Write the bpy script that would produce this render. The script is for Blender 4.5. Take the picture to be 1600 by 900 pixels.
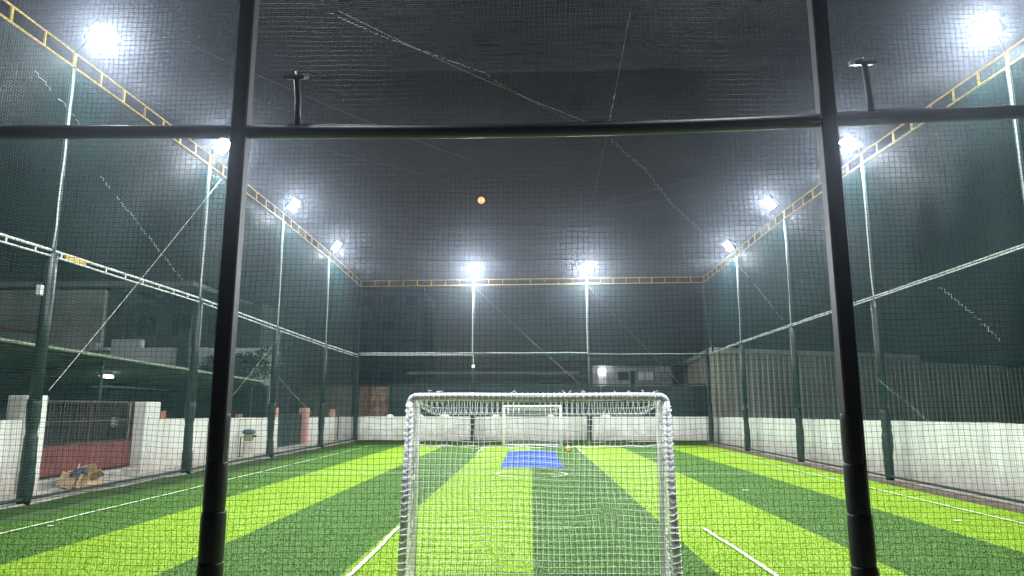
import bpy, math, random
import numpy as np
from mathutils import Vector, Matrix
random.seed(7); rng = np.random.default_rng(7)
R = math.radians
scene = bpy.context.scene
for o in list(bpy.data.objects): bpy.data.objects.remove(o)
C = scene.collection

# ------------------------------------------------------------------ camera
cam = bpy.data.cameras.new('camera'); cam_o = bpy.data.objects.new('camera', cam); C.objects.link(cam_o)
cam_o.location = (0, 0, 1.95)
cam_o.rotation_euler = (R(90 + 9.8), 0, R(1.55))
cam.sensor_width = 36; cam.lens = 36 * 1075 / 1600
cam.clip_start = 0.1; cam.clip_end = 6000
scene.camera = cam_o

# ------------------------------------------------------------------ world, moonlight, exposure
MOON = Vector((-0.07, 0.953, 0.293)).normalized()
world = bpy.data.worlds.new('World'); scene.world = world; world.use_nodes = True
wn = world.node_tree.nodes; wl = world.node_tree.links
bg = wn['Background']
sky = wn.new('ShaderNodeTexSky'); sky.sky_type = 'NISHITA'; sky.sun_disc = False
sky.sun_elevation = R(17); sky.sun_rotation = R(-4.2)
bg.inputs['Strength'].default_value = 0.0006
wl.new(sky.outputs['Color'], bg.inputs['Color'])
sun = bpy.data.lights.new('moonlight', 'SUN'); sun.energy = 0.01; sun.angle = R(0.5); sun.color = (1.0, .85, .7)
sun_o = bpy.data.objects.new('moonlight', sun); C.objects.link(sun_o)
sun_o.rotation_euler = (-MOON).to_track_quat('-Z', 'Y').to_euler()
sun_o.location = (0, 30, 40)
vs = scene.view_settings
vs.view_transform = 'Standard'; vs.look = 'None'; vs.gamma = 1; vs.exposure = 0.0; vs.use_curve_mapping = False
cy = scene.cycles
cy.max_bounces = 5; cy.diffuse_bounces = 3; cy.glossy_bounces = 2; cy.volume_bounces = 0
cy.transparent_max_bounces = 4; cy.sample_clamp_indirect = 6; cy.sample_clamp_direct = 0
cy.use_denoising = True
LAMP = 1980.0
HAZE = 0.0015

# ------------------------------------------------------------------ helpers
def tag(o, label=None, cat=None, group=None, kind=None):
    if label: o['label'] = label
    if cat: o['category'] = cat
    if group: o['group'] = group
    if kind: o['kind'] = kind
    return o
def empty(name, loc=(0, 0, 0), parent=None):
    o = bpy.data.objects.new(name, None); C.objects.link(o); o.location = loc
    o.empty_display_size = .2
    if parent: o.parent = parent
    return o
def wrap(name, mesh, mat, parent=None):
    o = bpy.data.objects.new(name, mesh); C.objects.link(o)
    if mat is not None and not mesh.materials: mesh.materials.append(mat)
    if parent:
        o.parent = parent
        o.matrix_parent_inverse = parent_inv(parent)
    return o
def parent_inv(p):
    # parts of an Empty root keep world coordinates; a part's own origin is the world origin already
    if p.parent is not None: return Matrix.Identity(4)
    return (Matrix.Translation(p.location) @ p.rotation_euler.to_matrix().to_4x4()).inverted()
class MB:
    def __init__(s): s.v = []; s.f = []
    def add(s, vs_, fs):
        n = len(s.v); s.v += [tuple(map(float, a)) for a in vs_]; s.f += [tuple(i + n for i in f) for f in fs]; return s
    def box(s, c, d, rot=None, bev=0.0):
        hx, hy, hz = d[0] / 2, d[1] / 2, d[2] / 2
        if bev <= 0:
            p = [(x, y, z) for x in (-hx, hx) for y in (-hy, hy) for z in (-hz, hz)]
            fs = [(0, 1, 3, 2), (4, 6, 7, 5), (0, 4, 5, 1), (2, 3, 7, 6), (0, 2, 6, 4), (1, 5, 7, 3)]
        else:
            b = bev; p = []; fs = []
            ring = [(-hx + b, -hy), (hx - b, -hy), (hx, -hy + b), (hx, hy - b), (hx - b, hy), (-hx + b, hy), (-hx, hy - b), (-hx, -hy + b)]
            ins = [(-hx + b, -hy + b), (hx - b, -hy + b), (hx - b, -hy + b), (hx - b, hy - b), (hx - b, hy - b), (-hx + b, hy - b), (-hx + b, hy - b), (-hx + b, -hy + b)]
            for z, q in ((-hz, ins), (-hz + b, ring), (hz - b, ring), (hz, ins)): p += [(x, y, z) for x, y in q]
            for k in range(3):
                for i in range(8):
                    j = (i + 1) % 8; fs.append((k * 8 + i, k * 8 + j, k * 8 + 8 + j, k * 8 + 8 + i))
            fs.append(tuple(range(7, -1, -1))); fs.append(tuple(range(24, 32)))
        M = rot.to_3x3() if rot is not None else None
        q = []
        for a in p:
            a = Vector(a)
            if M is not None: a = M @ a
            q.append(a + Vector(c))
        return s.add(q, fs)
    def span(s, lo, hi, bev=0.0):
        return s.box([(a + b) / 2 for a, b in zip(lo, hi)], [abs(b - a) for a, b in zip(lo, hi)], bev=bev)
    def tube(s, pts, r, n=8, caps=True):
        pts = [Vector(p) for p in pts]; m = len(pts)
        rs = r if isinstance(r, (list, tuple)) else [r] * m
        vs_ = []; prev = None
        for i, p in enumerate(pts):
            t = (pts[min(i + 1, m - 1)] - pts[max(i - 1, 0)]).normalized()
            if prev is None:
                a = Vector((0, 0, 1)) if abs(t.z) < .9 else Vector((1, 0, 0))
                u = t.cross(a).normalized()
            else:
                u = (prev - t * prev.dot(t)).normalized()
            prev = u; w = t.cross(u)
            for k in range(n):
                an = 2 * math.pi * k / n
                vs_.append(p + (u * math.cos(an) + w * math.sin(an)) * rs[i])
        fs = []
        for i in range(m - 1):
            for k in range(n):
                k2 = (k + 1) % n
                fs.append((i * n + k, i * n + k2, (i + 1) * n + k2, (i + 1) * n + k))
        if caps:
            fs.append(tuple(range(n - 1, -1, -1))); fs.append(tuple((m - 1) * n + k for k in range(n)))
        return s.add(vs_, fs)
    def quad(s, a, b, c, d): return s.add([a, b, c, d], [(0, 1, 2, 3)])
    def slab(s, pts, h):  # polygon pts (top), extruded down by h
        n = len(pts); lo = [(p[0], p[1], p[2] - h) for p in pts]
        fs = [tuple(range(n)), tuple(range(2 * n - 1, n - 1, -1))]
        for i in range(n):
            j = (i + 1) % n; fs.append((i, n + i, n + j, j))
        return s.add(list(pts) + lo, fs)
    def mesh(s, name, smooth=False):
        me = bpy.data.meshes.new(name); me.from_pydata(s.v, [], s.f); me.update()
        if smooth: me.polygons.foreach_set('use_smooth', [True] * len(me.polygons))
        return me
    def build(s, name, mat, parent=None, smooth=False):
        return wrap(name, s.mesh(name, smooth), mat, parent)

def fixn(me):
    import bmesh
    b = bmesh.new(); b.from_mesh(me); bmesh.ops.recalc_face_normals(b, faces=b.faces); b.to_mesh(me); b.free()

# ------------------------------------------------------------------ materials
def mat(name, col, rough=.6, metal=0.0, var=0.0, scale=6.0, col2=None, bump=0.0, bscale=40.0, spec=.5, stretch=None, detail=4):
    m = bpy.data.materials.new(name); m.use_nodes = True
    nt = m.node_tree; b = nt.nodes['Principled BSDF']
    b.inputs['Roughness'].default_value = rough; b.inputs['Metallic'].default_value = metal
    b.inputs['Specular IOR Level'].default_value = spec
    b.inputs['Base Color'].default_value = (*col, 1)
    if var or col2 or bump:
        tc = nt.nodes.new('ShaderNodeTexCoord'); mp = nt.nodes.new('ShaderNodeMapping')
        nt.links.new(tc.outputs['Object'], mp.inputs['Vector'])
        if stretch: mp.inputs['Scale'].default_value = stretch
    if var or col2:
        n = nt.nodes.new('ShaderNodeTexNoise'); n.inputs['Scale'].default_value = scale; n.inputs['Detail'].default_value = detail
        n.inputs['Roughness'].default_value = .65
        nt.links.new(mp.outputs['Vector'], n.inputs['Vector'])
        r = nt.nodes.new('ShaderNodeValToRGB')
        c2 = col2 if col2 else tuple(c * (1 - var) for c in col)
        r.color_ramp.elements[0].position = .35; r.color_ramp.elements[0].color = (*c2, 1)
        r.color_ramp.elements[1].position = .65; r.color_ramp.elements[1].color = (*col, 1)
        nt.links.new(n.outputs['Fac'], r.inputs['Fac']); nt.links.new(r.outputs['Color'], b.inputs['Base Color'])
    if bump:
        n2 = nt.nodes.new('ShaderNodeTexNoise'); n2.inputs['Scale'].default_value = bscale; n2.inputs['Detail'].default_value = 5
        nt.links.new(mp.outputs['Vector'], n2.inputs['Vector'])
        bp = nt.nodes.new('ShaderNodeBump'); bp.inputs['Strength'].default_value = bump; bp.inputs['Distance'].default_value = .02
        nt.links.new(n2.outputs['Fac'], bp.inputs['Height']); nt.links.new(bp.outputs['Normal'], b.inputs['Normal'])
    return m
def emis(name, col, s, sampling='NONE'):
    m = bpy.data.materials.new(name); m.use_nodes = True; nt = m.node_tree
    nt.nodes.remove(nt.nodes['Principled BSDF'])
    e = nt.nodes.new('ShaderNodeEmission'); e.inputs['Color'].default_value = (*col, 1); e.inputs['Strength'].default_value = s
    nt.links.new(e.outputs[0], nt.nodes['Material Output'].inputs['Surface']); m.cycles.emission_sampling = sampling; return m
def turf_mat(name, a, b_):
    m = bpy.data.materials.new(name); m.use_nodes = True; nt = m.node_tree; L = nt.links
    b = nt.nodes['Principled BSDF']; b.inputs['Roughness'].default_value = .75; b.inputs['Specular IOR Level'].default_value = .25
    tc = nt.nodes.new('ShaderNodeTexCoord')
    n1 = nt.nodes.new('ShaderNodeTexNoise'); n1.inputs['Scale'].default_value = 90; n1.inputs['Detail'].default_value = 3; n1.inputs['Roughness'].default_value = .8
    mp = nt.nodes.new('ShaderNodeMapping'); mp.inputs['Scale'].default_value = (1.0, .55, 1)
    L.new(tc.outputs['Object'], mp.inputs['Vector']); L.new(mp.outputs['Vector'], n1.inputs['Vector'])
    n2 = nt.nodes.new('ShaderNodeTexNoise'); n2.inputs['Scale'].default_value = 1.3; n2.inputs['Detail'].default_value = 5
    L.new(tc.outputs['Object'], n2.inputs['Vector'])
    ma = nt.nodes.new('ShaderNodeMath'); ma.operation = 'MULTIPLY_ADD'; ma.inputs[1].default_value = .35
    L.new(n2.outputs['Fac'], ma.inputs[0]); L.new(n1.outputs['Fac'], ma.inputs[2])
    r = nt.nodes.new('ShaderNodeValToRGB'); r.color_ramp.elements[0].position = .45; r.color_ramp.elements[1].position = .9
    r.color_ramp.elements[0].color = (*b_, 1); r.color_ramp.elements[1].color = (*a, 1)
    L.new(ma.outputs[0], r.inputs['Fac']); L.new(r.outputs['Color'], b.inputs['Base Color'])
    bp = nt.nodes.new('ShaderNodeBump'); bp.inputs['Strength'].default_value = .35; bp.inputs['Distance'].default_value = .02
    L.new(n1.outputs['Fac'], bp.inputs['Height']); L.new(bp.outputs['Normal'], b.inputs['Normal'])
    return m
def wall_mat(name, base, stain, dirt):
    """painted render with vertical rain streaks, blotches and a grubby splash zone"""
    m = bpy.data.materials.new(name); m.use_nodes = True; nt = m.node_tree; L = nt.links
    b = nt.nodes['Principled BSDF']; b.inputs['Roughness'].default_value = .85; b.inputs['Specular IOR Level'].default_value = .2
    tc = nt.nodes.new('ShaderNodeTexCoord')
    mp = nt.nodes.new('ShaderNodeMapping'); mp.inputs['Scale'].default_value = (1.6, 1.6, .12)
    L.new(tc.outputs['Object'], mp.inputs['Vector'])
    n1 = nt.nodes.new('ShaderNodeTexNoise'); n1.inputs['Scale'].default_value = 1.6; n1.inputs['Detail'].default_value = 6; n1.inputs['Roughness'].default_value = .7
    L.new(mp.outputs['Vector'], n1.inputs['Vector'])
    r1 = nt.nodes.new('ShaderNodeValToRGB'); r1.color_ramp.elements[0].position = .38; r1.color_ramp.elements[1].position = .62
    r1.color_ramp.elements[0].color = (*stain, 1); r1.color_ramp.elements[1].color = (*base, 1)
    L.new(n1.outputs['Fac'], r1.inputs['Fac'])
    n2 = nt.nodes.new('ShaderNodeTexNoise'); n2.inputs['Scale'].default_value = 2.2; n2.inputs['Detail'].default_value = 8; n2.inputs['Roughness'].default_value = .75
    L.new(tc.outputs['Object'], n2.inputs['Vector'])
    sx = nt.nodes.new('ShaderNodeSeparateXYZ'); L.new(tc.outputs['Object'], sx.inputs[0])
    mr = nt.nodes.new('ShaderNodeMapRange'); mr.inputs['From Min'].default_value = .15; mr.inputs['From Max'].default_value = 1.1
    mr.inputs['To Min'].default_value = .34; mr.inputs['To Max'].default_value = -.05
    L.new(sx.outputs['Z'], mr.inputs['Value'])
    ad = nt.nodes.new('ShaderNodeMath'); L.new(n2.outputs['Fac'], ad.inputs[0]); L.new(mr.outputs[0], ad.inputs[1])
    r2 = nt.nodes.new('ShaderNodeValToRGB'); r2.color_ramp.elements[0].position = .50; r2.color_ramp.elements[1].position = .85
    r2.color_ramp.elements[0].color = (0, 0, 0, 1); r2.color_ramp.elements[1].color = (.75, .75, .75, 1)
    L.new(ad.outputs[0], r2.inputs['Fac'])
    mx = nt.nodes.new('ShaderNodeMix'); mx.data_type = 'RGBA'
    L.new(r2.outputs['Color'], mx.inputs['Factor']); L.new(r1.outputs['Color'], mx.inputs['A']); mx.inputs['B'].default_value = (*dirt, 1)
    L.new(mx.outputs['Result'], b.inputs['Base Color'])
    bp = nt.nodes.new('ShaderNodeBump'); bp.inputs['Strength'].default_value = .35; bp.inputs['Distance'].default_value = .02
    n3 = nt.nodes.new('ShaderNodeTexNoise'); n3.inputs['Scale'].default_value = 14; n3.inputs['Detail'].default_value = 8
    L.new(tc.outputs['Object'], n3.inputs['Vector']); L.new(n3.outputs['Fac'], bp.inputs['Height']); L.new(bp.outputs['Normal'], b.inputs['Normal'])
    return m

M = {}
M['turf_light'] = turf_mat('turf_light', (.225, .375, .010), (.16, .285, .007))
M['turf_dark'] = turf_mat('turf_dark', (.066, .165, .015), (.036, .10, .009))
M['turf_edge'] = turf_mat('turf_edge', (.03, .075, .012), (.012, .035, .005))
M['line'] = mat('line_paint', (.62, .65, .58), .85, col2=(.36, .46, .26), scale=16, detail=6)
M['ground'] = mat('ground_dirt', (.10, .095, .085), .95, var=.4, scale=.8, bump=.3, bscale=6)
M['concrete'] = mat('concrete', (.36, .34, .30), .9, col2=(.20, .18, .155), scale=2.5, bump=.4, bscale=18)
M['kerb'] = mat('kerb_concrete', (.20, .16, .12), .9, col2=(.10, .085, .07), scale=4, bump=.4, bscale=25)
M['wall'] = wall_mat('wall_white', (.84, .84, .80), (.64, .63, .59), (.40, .34, .27))
M['wall_left'] = wall_mat('wall_cream', (.80, .78, .73), (.64, .62, .57), (.42, .35, .27))
M['pink'] = mat('pink_paint', (.62, .30, .28), .8, var=.2, scale=5)
M['maroon'] = mat('maroon_sheet', (.22, .055, .052), .55, var=.35, scale=3)
M['maroon_bar'] = mat('maroon_bar', (.045, .02, .02), .6)
M['green_gate'] = mat('green_gate', (.015, .035, .028), .55, var=.4, scale=2)
M['black_steel'] = mat('black_steel', (.018, .018, .02), .48, var=.3, scale=4, spec=.6)
M['black_pad'] = mat('black_pad', (.014, .014, .015), .42, var=.3, scale=7, bump=.25, bscale=9)
M['green_pad'] = mat('green_pad', (.007, .021, .017), .5, var=.4, scale=6, bump=.3, bscale=9)
M['green_pipe'] = mat('green_pipe', (.022, .05, .043), .45, var=.3, scale=5)
M['conduit'] = mat('white_conduit', (.72, .74, .74), .35)
M['yellow'] = mat('yellow_paint', (.62, .42, .06), .5, var=.25, scale=6)
M['net_green'] = mat('net_green', (.026, .125, .115), .5)
M['net_roof'] = mat('net_roof', (.026, .031, .034), .7, spec=.15)
M['net_near'] = mat('net_near', (.030, .038, .037), .6, spec=.3)
M['twine'] = mat('white_twine', (.62, .66, .62), .6)
M['cable'] = mat('steel_cable', (.16, .17, .17), .45)
M['goal_white'] = mat('goal_white', (.82, .81, .84), .4, var=.08, scale=9)
M['goal_net'] = mat('goal_net', (.86, .88, .82), .6)
_b = M['goal_net'].node_tree.nodes['Principled BSDF']   # translucent nylon twine
_b.inputs['Subsurface Weight'].default_value = 1.0; _b.inputs['Subsurface Radius'].default_value = (1, 1, 1); _b.inputs['Subsurface Scale'].default_value = .008
M['lash'] = mat('goal_lashing', (.70, .69, .74), .8, var=.3, scale=22)
M['housing'] = mat('lamp_housing', (.03, .03, .032), .4)
M['bracket'] = mat('lamp_bracket', (.16, .165, .165), .5, metal=.3)
M['lens'] = emis('lamp_lens', (.93, .97, 1.0), LAMP, 'FRONT')
M['dead_lens'] = mat('dead_lens', (.25, .27, .28), .15)
M['mat_blue'] = mat('mat_blue', (.014, .085, .38), .85, var=.45, scale=3, bump=.2, bscale=60)
M['ball'] = mat('ball_yellow', (.72, .48, .03), .5)
M['ball_dark'] = mat('ball_dark', (.03, .03, .03), .5)
M['sheet_grey'] = mat('sheet_grey', (.58, .57, .50), .6, col2=(.40, .39, .34), scale=.9, stretch=(2, 2, .25))
M['sheet_brown'] = mat('sheet_brown', (.54, .47, .36), .7, col2=(.36, .31, .24), scale=.8, stretch=(2, 2, .3))
M['fascia'] = mat('fascia_white', (.8, .8, .78), .6, var=.25, scale=2)
M['fascia_blue'] = mat('fascia_blue', (.03, .12, .27), .6, var=.3, scale=2)
M['rust'] = mat('rusty_sheet', (.30, .19, .12), .8, col2=(.10, .075, .06), scale=3.2, stretch=(1.5, 1.5, .6))
M['rust_dark'] = mat('dull_brown_sheet', (.17, .14, .10), .8, col2=(.10, .085, .065), scale=2)
M['green_sheet'] = mat('dark_green_sheet', (.02, .04, .036), .7, var=.35, scale=1.5)
M['house_grey'] = mat('house_render', (.36, .36, .35), .9, col2=(.24, .24, .235), scale=1.0)
M['house_wall'] = mat('house_wall', (.66, .63, .57), .9, col2=(.48, .46, .42), scale=.8)
M['house_dark'] = mat('house_dark', (.07, .075, .08), .9, var=.3, scale=1)
M['house_pale'] = mat('house_pale', (.84, .83, .81), .9, var=.2, scale=1)
M['glass'] = mat('window_glass', (.02, .025, .03), .1)
M['frame_dark'] = mat('window_frame', (.04, .045, .045), .5)
M['roof_green'] = mat('canopy_sheet', (.15, .24, .15), .55, col2=(.09, .14, .095), scale=1.2)
M['roof_edge'] = mat('canopy_edge', (.22, .25, .18), .7, var=.4, scale=4)
M['timber'] = mat('timber', (.09, .065, .045), .8, var=.4, scale=5)
M['orange'] = mat('orange_pipe', (.75, .26, .13), .6, var=.3, scale=4)
M['card'] = mat('cardboard', (.55, .39, .23), .9, col2=(.40, .27, .15), scale=6)
M['cloth_blue'] = mat('cloth_blue', (.05, .09, .17), .9, var=.4, scale=9)
M['pump_blue'] = mat('pump_teal', (.06, .13, .14), .5, var=.4, scale=14)
M['pump_body'] = mat('pump_body', (.42, .36, .22), .6, var=.5, scale=18)
M['plastic_white'] = mat('plastic_white', (.75, .76, .75), .4)
M['leaf'] = mat('shrub_leaf', (.035, .06, .03), .7, var=.5, scale=8)
M['bark'] = mat('shrub_bark', (.05, .035, .025), .9)
M['brick'] = mat('brick_orange', (.34, .15, .06), .9, var=.3, scale=8)
M['small_lamp'] = emis('small_lamp_glass', (.92, .9, 1.0), 60.0)
M['moon'] = emis('moon_glow', (1.0, .52, .24), 2.2)

# ------------------------------------------------------------------ setting: ground, pitch
XL, XR, Y0, Y1 = -9.2, 9.3, 6.75, 36.5
BAYS = [Y0 + 5.95 * k for k in range(6)]
XP = [XL, -3.03, 3.05, XR]
g = MB().quad((-150, -20, -.06), (150, -20, -.06), (150, 280, -.06), (-150, 280, -.06)).build('ground', M['ground'])
tag(g, 'bare dusty ground around the fenced pitch', 'ground', kind='structure')
pitch = MB().span((-9.25, 6.2, -.05), (9.1, 36.55, -.004)).build('pitch', M['turf_dark'])
tag(pitch, 'artificial turf pitch in alternating light and dark green stripes', 'pitch', kind='structure')
edges = [-8.9, -6.62, -4.42, -2.24, .02, 2.2, 4.42, 6.66, 9.08]
for i in range(8):
    m_ = M['turf_light'] if i % 2 else M['turf_dark']
    MB().quad((edges[i], 6.2, 0), (edges[i + 1], 6.2, 0), (edges[i + 1], 36.3, 0), (edges[i], 36.3, 0)).build('turf_stripe', m_, pitch)
def blades(light, y0, y1, n):
    r_ = np.random.default_rng(3 + light + int(y0)); x = r_.uniform(-8.85, 9.05, n); y = y0 + (y1 - y0) * (1 - np.sqrt(1 - r_.uniform(0, 1, n)))
    idx = np.searchsorted(edges, x) - 1; k = (idx % 2) == light; x, y = x[k], y[k]; n = len(x)
    h = r_.uniform(.008, .018, n); w = r_.uniform(.003, .006, n); a = r_.uniform(0, 6.283, n); lx = r_.normal(0, .012, n); ly = r_.normal(.004, .012, n)
    V = np.zeros((n, 4, 3)); V[:, 0] = np.stack([x - w * np.cos(a), y - w * np.sin(a), 0 * x], 1); V[:, 1] = np.stack([x + w * np.cos(a), y + w * np.sin(a), 0 * x], 1)
    V[:, 2] = np.stack([x + lx + w * .5 * np.cos(a), y + ly + w * .5 * np.sin(a), h], 1); V[:, 3] = np.stack([x + lx - w * .5 * np.cos(a), y + ly - w * .5 * np.sin(a), h], 1)
    me = mesh_np('turf_blades', [(V.reshape(-1, 3), np.arange(4 * n).reshape(-1, 4))])
    me.polygons.foreach_set('use_smooth', np.zeros(n, dtype=bool))
    o = wrap('turf_blades', me, M['turf_light'] if light else M['turf_dark'], pitch); o['kind'] = 'stuff'
def upstand(pts, m_):   # turf turned up against the kerb
    b = MB(); n = len(pts[0])
    for a in pts: b.v += a
    for i in range(len(pts) - 1):
        for k in range(n - 1): b.f.append((i * n + k, i * n + k + 1, (i + 1) * n + k + 1, (i + 1) * n + k))
    return b.build('turf_upstand', m_, pitch, smooth=True)
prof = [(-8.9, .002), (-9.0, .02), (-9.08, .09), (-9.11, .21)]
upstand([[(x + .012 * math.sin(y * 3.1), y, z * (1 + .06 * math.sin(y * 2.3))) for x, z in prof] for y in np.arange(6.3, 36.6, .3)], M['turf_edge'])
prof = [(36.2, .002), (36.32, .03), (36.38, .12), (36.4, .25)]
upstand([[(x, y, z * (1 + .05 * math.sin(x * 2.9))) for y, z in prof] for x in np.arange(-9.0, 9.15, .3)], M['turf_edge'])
def line(pts, w=.055, z=.020):
    b = MB(); pts = [Vector((p[0], p[1], 0)) for p in pts]; n = len(pts)
    for i, p in enumerate(pts):
        t = (pts[min(i + 1, n - 1)] - pts[max(i - 1, 0)]).normalized(); s = Vector((-t.y, t.x, 0)) * w / 2
        b.v += [tuple(p + s + Vector((0, 0, z))), tuple(p - s + Vector((0, 0, z)))]
        if i: b.f.append((2 * i - 2, 2 * i - 1, 2 * i + 1, 2 * i))
    return b.build('painted_line', M['line'], pitch)
def wob(a, b, n, s=.02): return [(a[0] + (b[0] - a[0]) * k / n + random.uniform(-s, s), a[1] + (b[1] - a[1]) * k / n + random.uniform(-s, s)) for k in range(n + 1)]
line(wob((-8.22, 6.4), (-8.1, 35.2), 30)); line(wob((8.3, 6.4), (8.15, 35.2), 30))
line(wob((-8.1, 20.9), (8.15, 20.9), 20), .05, .0215)
line(wob((-2.12, 7.2), (-2.16, 11.7), 6), .06); line(wob((2.84, 7.2), (2.8, 11.7), 6), .06); line(wob((-2.12, 11.73), (2.78, 11.73), 8), .018)
line(wob((-2.3, 29.6), (-2.3, 35.1), 6), .07); line(wob((2.2, 29.6), (2.2, 35.1), 6), .07)
line([(1.03 * math.cos(a), 20.75 + 1.03 * math.sin(a)) for a in np.linspace(0, 2 * math.pi, 49)], .06, .023)
line([(-8.1, 35.15), (-1.6, 35.2)], .05); line([(1.75, 35.2), (8.15, 35.15)], .05)
for x, y, w, h in ((7.35, 12.55, .1, .03), (5.05, 16.9, .15, .035), (-6.95, 17.2, .06, .03), (-7.9, 11.6, .06, .03)):
    b = MB(); n = 7
    b.add([(x + w * math.cos(6.28 * k / n) * random.uniform(.6, 1), y + h * 2 * math.sin(6.28 * k / n) * random.uniform(.6, 1), .024) for k in range(n)], [tuple(range(n))])
    b.build('paint_spot', M['line'], pitch)

# kerbs and ledge
lk = MB().span((-9.33, 6.0, -.06), (-9.12, 36.8, .23), bev=.02).build('kerb_left', M['concrete'])
tag(lk, 'raised concrete kerb under the left side net', 'kerb', kind='structure')
led = MB().slab([(-10.6, 6.0, .27), (-9.335, 6.0, .2), (-9.335, 36.8, .2), (-10.6, 36.8, .25)][::1], .3).build('ledge_left', M['concrete'])
tag(led, 'concrete ledge between the left kerb and the cream wall', 'ledge', kind='structure')
rk = MB().span((9.14, 6.0, -.06), (9.36, 36.8, .09), bev=.02).build('kerb_right', M['kerb'])
tag(rk, 'low brown concrete kerb under the right side net', 'kerb', kind='structure')
fk = MB().span((-9.33, 36.42, -.06), (9.36, 36.62, .24), bev=.02).build('kerb_far', M['kerb'])
fk.location.z = 0.001
tag(fk, 'concrete kerb behind the turf at the far end', 'kerb', kind='structure')

# ------------------------------------------------------------------ nets
def strands(P, a0, a1, step, cross, e1, e2, r, n=3):
    """all strands of one family: P(along, cross) -> xyz"""
    m = max(2, int(abs(a1 - a0) / step) + 1)
    al = np.linspace(a0, a1, m); A, B = np.meshgrid(al, cross)
    pts = P(A, B)                                     # (nc, m, 3)
    ang = 2 * math.pi * (np.arange(n) + .25) / n
    off = r * (np.cos(ang)[:, None] * np.array(e1) + np.sin(ang)[:, None] * np.array(e2))
    V = pts[:, :, None, :] + off[None, None]
    nc = len(cross)
    base = (np.arange(nc)[:, None, None] * m + np.arange(m - 1)[None, :, None]) * n
    k = np.arange(n)[None, None]; k2 = (k + 1) % n
    F = np.stack([base + k, base + k2, base + n + k2, base + n + k], -1).reshape(-1, 4)
    return V.reshape(-1, 3), F
def mesh_np(name, parts):
    vs_, fs, o = [], [], 0
    for v, f in parts: vs_.append(v); fs.append(f + o); o += len(v)
    V = np.concatenate(vs_).astype(np.float32); F = np.concatenate(fs).astype(np.int32)
    me = bpy.data.meshes.new(name)
    me.vertices.add(len(V)); me.vertices.foreach_set('co', V.ravel())
    me.loops.add(F.size); me.loops.foreach_set('vertex_index', F.ravel())
    me.polygons.add(len(F)); me.polygons.foreach_set('loop_start', np.arange(len(F), dtype=np.int32) * 4)
    me.polygons.foreach_set('use_smooth', np.ones(len(F), dtype=bool))
    me.update(calc_edges=True)
    return me
def wavy(seed, n=7, wl=(.6, 5.0)):
    r_ = np.random.default_rng(seed)
    k = 2 * math.pi / np.exp(r_.uniform(np.log(wl[0]), np.log(wl[1]), n)); th = r_.uniform(0, 6.28, n); ph = r_.uniform(0, 6.28, n)
    am = 1 / k; am = am / am.sum()
    def f(u, v):
        s = 0
        for a, kk, t, p in zip(am, k, th, ph): s = s + a * np.sin(kk * (u * math.cos(t) + v * math.sin(t)) + p)
        return s
    return f
def make_net(name, parent, material, frame, u0, u1, v0, v1, cell, r, step, seed, wu=.022, wn=.06, sag=None, warp=None):
    """frame: (origin, eu, ev, en) ; net spans u0..u1 x v0..v1"""
    O, eu, ev, en = [np.array(a, float) for a in frame]
    fu, fv, fn = wavy(seed), wavy(seed + 1), wavy(seed + 2, 6, (1.0, 6.0))
    hu = wavy(seed + 3, 10, (.12, .5))
    def P(u, v):
        ed = np.clip(np.minimum(np.minimum(u - u0, u1 - u), np.minimum(v - v0, v1 - v)) / .6, 0, 1)
        du = (wu * fu(u, v) * 2 + .012 * hu(u, v)) * ed; dv = (wu * fv(u, v) * 2 + .012 * hu(v + 7, u)) * ed; dn = wn * fn(u, v) * ed
        if sag is not None:
            dn = dn + sag(u, v)
        p = O + (u + du)[..., None] * eu + (v + dv)[..., None] * ev + dn[..., None] * en
        return p if warp is None else warp(p)
    nu = int((u1 - u0) / cell); nv = int((v1 - v0) / cell)
    cu = np.linspace(u0, u1, nu + 1); cv = np.linspace(v0, v1, nv + 1)
    me = mesh_np(name, [strands(lambda a, b: P(a, b), u0, u1, step, cv, ev, en, r),
                        strands(lambda a, b: P(b, a), v0, v1, step, cu, eu, en, r)])
    o = wrap(name, me, material, parent); o['kind'] = 'stuff'
    def knot(i, j): return P(np.array(cu[int(i)]), np.array(cv[int(j)]))
    o_info = dict(P=P, cu=cu, cv=cv, cell=cell, en=en)
    return o, o_info
def zigzag(info, a, b, parent, r=.005, skip=.25, m_='twine'):
    """repair twine threaded knot to knot, stepping along the cells"""
    cu, cv, P, en = info['cu'], info['cv'], info['P'], info['en']
    i0, i1 = [int(np.argmin(abs(cu - q[0]))) for q in (a, b)]; j0, j1 = [int(np.argmin(abs(cv - q[1]))) for q in (a, b)]
    n = max(abs(i1 - i0), abs(j1 - j0)); k = max(1, n // 60) if n > 80 else 2
    pts = []; i, j = i0, j0; S = max(4, n // k)
    for s in range(S + 1):
        ni = round(i0 + (i1 - i0) * s / S); nj = round(j0 + (j1 - j0) * s / S)
        if s: pts.append((ni, j))
        pts.append((ni, nj)); i, j = ni, nj
    mb = MB(); run = []
    for q in pts:
        p = P(np.array(cu[q[0]]), np.array(cv[q[1]])) - en * .008
        run.append(tuple(p))
        if random.random() < skip and len(run) > 2: mb.tube(run, r, 4); run = []
    if len(run) > 1: mb.tube(run, r, 4)
    if mb.v: mb.build('repair_twine', M[m_], parent)['kind'] = 'stuff'
def cable(p, q, parent, r=.006, sag=.1, m_='cable', name='support_cable', n=14):
    p, q = Vector(p), Vector(q)
    pts = [p.lerp(q, k / n) - Vector((0, 0, sag * 4 * (k / n) * (1 - k / n))) for k in range(n + 1)]
    return MB().tube(pts, r, 5).build(name, M[m_], parent)

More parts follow.
